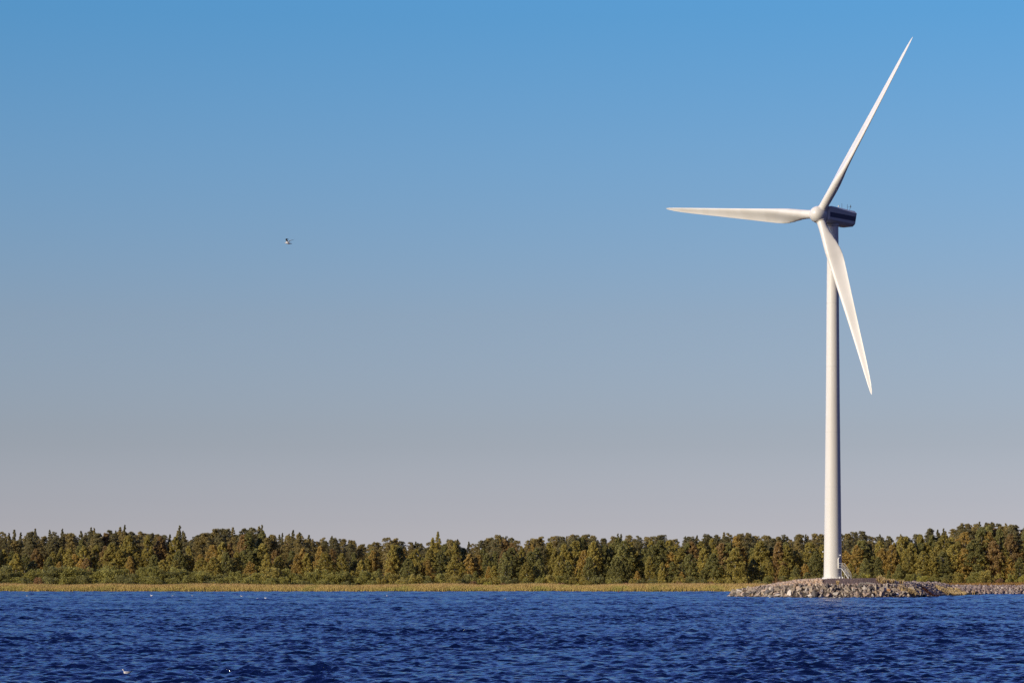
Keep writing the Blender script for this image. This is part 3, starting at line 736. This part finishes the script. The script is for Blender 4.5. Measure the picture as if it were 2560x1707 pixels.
def bushes_back(px, x, y):
    h = np.interp(px, [0, 400, 700, 900, 1100, 1900, 2300, 2560], [7.2, 7.0, 6.2, 5.2, 4.4, 3.8, 4.0, 4.2]) * r.uniform(.75, 1.15)
    put_bush(px, x, y, h, pick({"grey-green": 6, "green": 2, "olive": 1.5} if px < 1000 else {"grey-green": 2.5, "green": 2, "olive": 3, "yellow-green": .8}), r.uniform(.8, 1.05), "at the back")
row_of(999, 3.9, bushes_back)
def bushes_front(px, x, y):
    if px > 950 and r.uniform() < .3: return
    h = np.interp(px, [0, 400, 700, 900, 1100, 2560], [4.4, 4.2, 3.6, 3.0, 2.6, 2.6]) * r.uniform(.7, 1.2)
    put_bush(px, x, y, h, pick({"grey-green": 6, "green": 1.5, "reddish brown": .2} if px < 950 else {"grey-green": 1.5, "green": 1.5, "olive": 2, "yellow-green": 1.5, "reddish brown": 2}), r.uniform(.95, 1.35), "in front")
row_of(989, 4.2, bushes_front)

ORD = "first second third fourth fifth sixth seventh eighth ninth tenth eleventh twelfth thirteenth fourteenth fifteenth sixteenth seventeenth eighteenth nineteenth twentieth twenty-first twenty-second twenty-third twenty-fourth twenty-fifth".split()
MARKS = [(0, "the photo's left edge"), (317, "the swimming gull"), (717, "the flying gull"), (1090, "the ragged twin-topped spruce"), (1546, "the red buoy"), (1815, "the stone bank's tip"), (2082, "the turbine tower"), (2433, "the small jetty"), (2560, "the photo's right edge")]
def label_by_marks(items, marks, phrase):        # items: (object, px, class); an ordinal counted outwards from the nearest landmark
    buckets = {}
    for o, px, cls in items:
        i = max([k for k in range(len(marks)) if marks[k][0] <= px] or [0]); j = min(i + 1, len(marks) - 1)
        if i == j: side, mk = "left of", i
        elif px < marks[0][0]: side, mk = "right of", 0
        elif px - marks[i][0] <= marks[j][0] - px: side, mk = "right of", i
        else: side, mk = "left of", j
        if mk == 0: side = "from"
        if mk == len(marks) - 1: side = "from"
        buckets.setdefault((cls, side, mk), []).append((abs(px - marks[mk][0]) if 0 <= px <= 2560 else (px if mk == 0 else 2560 - px), o))
    for (cls, side, mk), lst in buckets.items():
        lst.sort(key=lambda q: q[0])
        for k, (_, o) in enumerate(lst): o["label"] = phrase(cls, ORD[min(k, len(ORD) - 1)], side, marks[mk][1])
label_by_marks([(o, px_of(o.location.x, o.location.y), (sp, c, row)) for o, sp, c, row in TREES if row != "twin"], MARKS,
               lambda c, n, s, m: f"{n} {c[1]} {c[0]} {s} {m}, {c[2]}")
for o, sp, c, row in TREES: tag(o, None, "tree", {"birch": "birches along the far shore", "pine": "pines along the far shore", "spruce": "spruces along the far shore"}[sp])
twin_tree["label"] = "ragged twin-topped spruce with two uneven spires standing up above the treeline"
label_by_marks([(o, px_of(o.location.x, o.location.y), (c, row, o.name.split(".")[0])) for o, c, row in BUSH], MARKS,
               lambda c, n, s, m: f"{n} {c[0]} {'willow bush' if 'willow' in c[2] else 'shrub'} {s} {m}, {'behind other bushes' if c[1] == 'at the back' else 'next to the reeds'}")
for o, c, row in BUSH: tag(o, None, "bush", "bushes behind the reeds")
RM = [(1815, "the bank's left tip"), (1930, "the pale rubble slope"), (2082, "the turbine tower"), (2165, "the fallen poles"), (2222, "the orange boulder"), (2312, "the bank's right end")]
label_by_marks([(o, px_of(o.location.x, o.location.y), (c, row)) for o, row, c in ROCKS], RM,
               lambda c, n, s, m: f"{n} {c[0]} boulder {s if s != 'from' else 'counted from'} {m}, {'in the waterline row' if c[1] == 'waterline' else 'on the crest' if c[1] == 'crest' else 'in the ' + c[1] + ' row'}")
for o, row, c in ROCKS: tag(o, None, "boulder", "boulders of the rock bank")

# ------------------------------------------------------------------ reeds and grass (nobody could count them)
def blades(name, pts, h, w, material, seed, lean=0.18):
    r = np.random.default_rng(seed); x, y = pts[:, 0], pts[:, 1]; n = len(x); z = ground_z(x, y)
    z = np.maximum(z, -0.25); hh = h * r.uniform(.72, 1.12, n) * (1 if name != 'reeds' else (0.62 + 0.38 * np.clip((poly_dist(x, y, MAIN) + 1) / 14, 0, 1)) * (1 + .12 * np.sin(x * .13 + np.sin(x * .05) * 2) + .07 * np.sin(x * .41 + y * .2))); ww = w * r.uniform(.6, 1.5, n)
    a = r.uniform(0, math.pi, n); lx, ly = r.normal(size=n) * lean * hh + 0.06 * hh, r.normal(size=n) * lean * hh
    b0 = np.stack([x - np.cos(a) * ww, y - np.sin(a) * ww, z - .1], 1); b1 = np.stack([x + np.cos(a) * ww, y + np.sin(a) * ww, z - .1], 1)
    m0 = np.stack([x + lx * .4 - np.cos(a) * ww, y + ly * .4 - np.sin(a) * ww, z + hh * .72], 1); m1 = m0 + np.stack([2 * np.cos(a) * ww, 2 * np.sin(a) * ww, 0 * x], 1)
    tp = np.stack([x + lx, y + ly, z + hh], 1)
    v = np.stack([b0, b1, m1, m0, tp, tp], 1).reshape(-1, 3)
    i = np.arange(n)[:, None] * 6
    f = np.concatenate([i + np.array([[0, 1, 2, 3]]), i + np.array([[3, 2, 4, 5]])])
    m = fast_mesh(name, v, f, False)
    at_ = m.attributes.new("height", "FLOAT", "POINT"); hv = np.tile(np.array([0, 0, .72, .72, 1, 1], np.float32), n); at_.data.foreach_set("value", hv)
    return obj(name, m, material)
def reed_mat(name, low, mid, top, green):
    m = mat(name, mid, 0.85, 0.1); t = NT(m)
    at_ = t.n("ShaderNodeAttribute"); at_.attribute_name = "height"
    c = t.ramp(at_.outputs["Fac"], [(0.0, low), (0.35, mid), (0.72, mid), (0.95, top)])
    g = t.ramp(t.noise(0.10, 3, 0.6, stretch=(1, .35, 0)), [(0.50, (0, 0, 0)), (0.68, (1, 1, 1))])
    c = t.mix(t.math("MULTIPLY", g, 0.75), c, green)
    v = t.n("ShaderNodeVectorMath", operation="SCALE"); t.l(c, v.inputs[0]); t.l(t.math("ADD", t.math("MULTIPLY", t.island(), .3), .85), v.inputs["Scale"])
    t.base(v.outputs[0]); return m
M_reed = reed_mat("reeds", (0.62, 0.47, 0.22), (0.50, 0.385, 0.12), (0.44, 0.28, 0.14), (0.31, 0.31, 0.075))
M_dry = reed_mat("dry_grass", (0.42, 0.31, 0.15), (0.54, 0.40, 0.20), (0.60, 0.46, 0.25), (0.42, 0.32, 0.13))
M_brown = reed_mat("brown_grass", (0.22, 0.14, 0.05), (0.26, 0.15, 0.05), (0.28, 0.155, 0.06), (0.2, 0.14, 0.04))
M_redw = foliage("red_weeds", [(0.11, 0.04, 0.025), (0.18, 0.07, 0.04), (0.14, 0.07, 0.035)])
rr = np.random.default_rng(31)
def strip(n, x0, x1, d0, d1, power=1.0):
    out = []
    while sum(len(o) for o in out) < n:
        x = rr.uniform(x0, x1, 20000); y = rr.uniform(925, 996, 20000); d = poly_dist(x, y, MAIN)
        k = (d > d0) & (d < d1) & (rr.uniform(size=20000) < np.clip(1.15 - d / 70 + 0.4 * np.sin(x * .21) * np.sin(x * .047 + 1), .25, 1))
        out.append(np.stack([x[k], y[k]], 1))
    return np.concatenate(out)[:n]
tag(blades("reeds", strip(170000, -200, 82, -1.2, 52), 1.85, 0.034, M_reed, 1, 0.3), "golden reed bed along the far shore between water and bushes", "reeds", None, "stuff")
def ell(n, px, py_d, rx, ry): 
    x0 = (px - CX) / FPX * py_d; a = rr.uniform(0, 6.28, n); q = np.sqrt(rr.uniform(0, 1, n)); return np.stack([x0 + rx * q * np.cos(a), py_d + ry * q * np.sin(a)], 1)
g = np.concatenate([ell(500, 2358, 742, 1.9, 3), ell(620, 2374, 746, 2.0, 4), ell(560, 2390, 756, 1.9, 5), ell(380, 2402, 766, 1.4, 4), ell(260, 2204, 692, 1.1, 1.0), ell(60, 2226, 693, .5, .6), ell(50, 2234, 694, .2, .3), ell(90, 2252, 695, .5, .5), ell(60, 2094, 688, .25, .3), ell(500, 2262, 689, 1.5, 1.5), ell(240, 2282, 690, 1.2, 1.2)])
tag(blades("dry_grass", g, 1.15, 0.05, M_dry, 2, 0.25), "pale dry grass tufts growing between the stones of the bank", "grass", None, "stuff")
x = rr.uniform(100, 215, 38000); y = rr.uniform(722, 965, 38000); d = poly_dist(x, y, MAIN); k = (d > 12.5) & (d < 130)
tag(blades("brown_grass", np.stack([x[k], y[k]], 1), 0.9, 0.07, M_brown, 3, 0.2), "brown grass meadow behind the pinkish rubble beach", "grass", None, "stuff")
wd = np.concatenate([ell(260, 2318, 706, 1.2, 1.2), ell(260, 2310, 712, 1.0, 1.5), ell(220, 2330, 704, 1.6, 1), ell(120, 2388, 748, .8, 2), ell(160, 2530, 835, 1.2, 2)])
tag(blades("weeds", wd, 0.75, 0.06, M_redw, 4, 0.4), "reddish brown weeds at the right end of the rock bank", "weeds", None, "stuff")

# ------------------------------------------------------------------ fallen poles, jetty, buoy
for i, (a_, b_) in enumerate((((2150, 1456.2), (2188, 1459.6)), ((2165, 1455.0), (2191, 1459.0)))):
    A, B = at(*a_, 689.0 + i * 1.2), at(*b_, 688.6 + i * 1.2)
    mid = (A + B) / 2
    o = MB().tube(A - mid, B - mid, 0.10, 0.075, 10).tube((A - mid) * 0.93, (A - mid) * 0.93 + Vector((0, -.02, .16)), .03, .02, 6).build("fallen_pole", M_pole, None, smooth=True, auto=40, loc=mid)
    tag(o, ("longer grey wooden pole lying across the bank crest below the gravel", "shorter grey wooden pole lying on the crest behind the longer one")[i], "pole", "poles lying on the bank")
jp = at(2433, 1486, 775); jt = empty("jetty", (jp.x, jp.y, 0))
tag(jt, "small dark wooden jetty with two tan posts at the rubble beach", "jetty")
MB().box((-0.35, 0.3, 0.5), (1.45, 0, 0), (0, 1.0, 0), (0, 0, 0.07)).box((-0.35, -0.72, 0.2), (1.45, 0, 0), (0, .04, 0), (0, 0, .22)).build("deck", M_tar, jt)
for px_o in (-0.25, 0.18): MB().lathe([(0.1, -1.2), (0.1, 1.02), (0.07, 1.08)], 10, (px_o, -0.85, 0)).build("post", M_post, jt, smooth=True, auto=40)
MB().lathe([(.25, 0), (.42, .12), (.42, .3), (.2, .42)], 12, (0.95, -.1, .5)).build("fender", M_tar, jt, smooth=True, auto=40)
bp = at(1546.5, 1483, 890); bu = empty("buoy", (bp.x, bp.y, 0))
tag(bu, "small dark red buoy floating in front of the reeds", "buoy")
MB().lathe([(0.02, -0.35), (0.22, -0.25), (0.26, 0.05), (0.2, 0.25), (0.09, 0.32)], 16).build("float", M_red, bu, smooth=True, auto=40)
MB().lathe([(0.09, 0.3), (0.07, 0.62), (0.11, 0.64), (0.08, 0.8), (0.02, 0.82)], 12).build("top_mark", M_red, bu, smooth=True, auto=40)

# ------------------------------------------------------------------ gulls
def feather(name):
    m = mat(name, (0.8, 0.78, 0.74), 0.8, 0.1); return m
M_gull = feather("white_feathers"); M_wing = mat("grey_feathers", (0.36, 0.36, 0.38), 0.8, 0.1); M_tip = mat("black_feathers", (0.02, 0.02, 0.022), 0.8, 0.1); M_bill = mat("yellow_bill", (0.55, 0.35, 0.05), 0.5)
def gull_body(rings, n=12):            # rings along x: (x, z, half width, half height)
    b = MB(); b.loft([[(x, hw * math.cos(2 * math.pi * i / n), z + hh * math.sin(2 * math.pi * i / n)) for i in range(n)] for x, z, hw, hh in rings]); return b
def gull_afloat():
    body = [(-.245, .135, .012, .008), (-.20, .125, .035, .018), (-.12, .10, .068, .05), (0, .075, .088, .08), (.10, .075, .085, .085), (.155, .11, .06, .075), (.17, .165, .04, .05), (.178, .215, .038, .042), (.205, .245, .037, .036), (.235, .243, .022, .02), (.248, .24, .008, .008)]
    b = gull_body(body)
    return b
gb = gull_afloat(); gm = mesh("gull", gb.v, gb.f, True); gm.materials.append(M_gull)
def swim(px, py, s, rz, label, parts=False):
    y = CAM_Z * FPX / (py - HY); x = (px - CX) / FPX * y
    if not parts:
        o = obj("gull", gm); o.location = (x, y, 0.06); o.rotation_euler = (0, 0, rz); s *= 1.25; o.scale = (s, s, s); tag(o, label, "bird", "gulls resting on the water"); return o
    e = empty("gull", (x, y, -0.005), rz); e.scale = (s, s, s); tag(e, label, "bird", "gulls resting on the water")
    obj("body", gm, parent=e)
    for sg in (1, -1):
        wv = MB().loft([[(xx, sg * (yy + dy), zz + dz) for dy, dz in ((0, -.025), (.012, 0), (0, .03), (-.01, 0))] for xx, yy, zz in ((.11, .068, .10), (.03, .083, .112), (-.08, .072, .122), (-.17, .045, .133))])
        w_ = wv.build("wing", M_wing, e, smooth=True)
        MB().loft([[(xx, sg * (yy + dy), zz + dz) for dy, dz in ((0, -.012), (.008, 0), (0, .014), (-.008, 0))] for xx, yy, zz in ((-.165, .045, .133), (-.22, .025, .142), (-.275, .008, .15))]).build("wing_tip", M_tip, w_, smooth=True)
        MB().lathe([(.001, -.006), (.006, 0), (.001, .006)], 8, (.218, sg * .033, .252), (0, 1, 0)).build("eye", M_tip, e, smooth=True)
    MB().tube((.24, 0, .24), (.29, 0, .23), .009, .003, 8).build("beak", M_bill, e, smooth=True)
    return e
swim(317.5, 1684.5, 1.0, R(184), "white gull with raised neck swimming on the near dark waves", True)
swim(379, 1490.2, 1.25, R(160), "biggest bright white gull resting on the water off the left reeds")
swim(431, 1490, .7, R(20), "tiny white gull on the water next right of the biggest one")
swim(481, 1490, .75, R(190), "tiny white gull second to the right of the biggest floating one")
swim(558, 1490.5, .6, R(30), "faintest white speck of a gull midway along the floating line")
swim(604, 1491.3, 1.0, R(170), "white gull on the water third bright dot right of the biggest")
swim(643, 1496.5, .6, R(10), "small dim gull just left of the last bright one in the line")
swim(664, 1496.5, 1.05, R(150), "bright white gull at the right end of the left floating line")
swim(67, 1490, .65, R(0), "lone tiny gull on the water near the photo's left edge")
swim(968, 1490, .85, R(200), "lone pale gull on the water below the dark birch gap mid shore")
swim(1262.5, 1498, .8, R(35), "lone white gull on the water near the photo's middle")
swim(1357, 1508, .55, R(80), "tiny white gull on open water, lower right of the middle one")
swim(1925, 1494, 1.0, R(190), "white gull floating close under the left half of the rock bank")
swim(2086, 1494.6, .9, R(10), "white gull floating under the bank straight below the turbine tower")
swim(2099.5, 1494.8, .9, R(170), "white gull beside another one, just right of the tower's foot below the bank")

def flying_gull():
    y = 215.0; c = at(721, 608.5, y)
    e = empty("gull", c); tag(e, "gull in flight with raised wings against the blue sky", "bird")
    rings = [(-.25, .0, .05, .006), (-.17, .0, .035, .018), (-.08, -.003, .055, .05), (.02, -.006, .066, .064), (.10, .0, .058, .056), (.155, .012, .04, .042), (.19, .02, .036, .037), (.22, .02, .03, .03), (.242, .017, .01, .01)]
    n = 12; b = gull_body(rings, n)
    m = mesh("body", b.v, b.f, True); bm = bmesh.new(); bm.from_mesh(m); bmesh.ops.recalc_face_normals(bm, faces=bm.faces); bm.faces.ensure_lookup_table()
    for sg in (1, -1):                      # wings grow out of the shoulder faces, one continuous skin
        fs = [f for f in bm.faces if 0.0 < f.calc_center_median().x < 0.12 and sg * f.calc_center_median().y > 0.03 and abs(f.calc_center_median().z - 0.02) < 0.03]
        face = max(fs, key=lambda f: sg * f.normal.y)
        far = sg < 0
        steps = ((.0, .06, .15, 1.7, .75), (.045, .08, .16, .95, .7), (-.05, .08, .09, .85, .6), (-.10, .07, .0, .45, .5), (-.07, .05, -.03, .12, .4)) if far else \
                ((-.04, .06, .07, 1.0, .7), (-.08, .08, .06, .9, .7), (-.12, .08, .03, .8, .6), (-.10, .06, .01, .5, .5), (-.06, .04, .0, .12, .4))
        for (dx, dl, dz, kx, kz) in steps:
            res = bmesh.ops.extrude_discrete_faces(bm, faces=[face]); face = res["faces"][0]
            cc = face.calc_center_median()
            for v_ in face.verts:
                d = v_.co - cc; v_.co = cc + Vector((d.x * kx, d.y * kz, d.z * kz)) + Vector((dx, sg * dl, dz))
    bm.to_mesh(m); bm.free()
    m.polygons.foreach_set("use_smooth", [True] * len(m.polygons))
    m.materials.append(M_gull); m.materials.append(M_wing); m.materials.append(M_tip); m.materials.append(mat('shaded_feathers', (0.035, 0.037, 0.042), 0.8, 0.1))
    for p in m.polygons:
        l = abs(p.center.y)
        if l > .30: p.material_index = 2
        elif p.center.y < -.085: p.material_index = 3  # shade on the far wing, painted into its colour
        elif l > .085: p.material_index = 1
    obj("body", m, parent=e)
    MB().tube((.235, 0, .016), (.285, 0, .006), .010, .003, 8).build("beak", M_bill, e, smooth=True)
    e.rotation_euler = (R(10), R(-3), R(196)); e.scale = (1.04, 1.04, 1.04); return e
flying_gull()
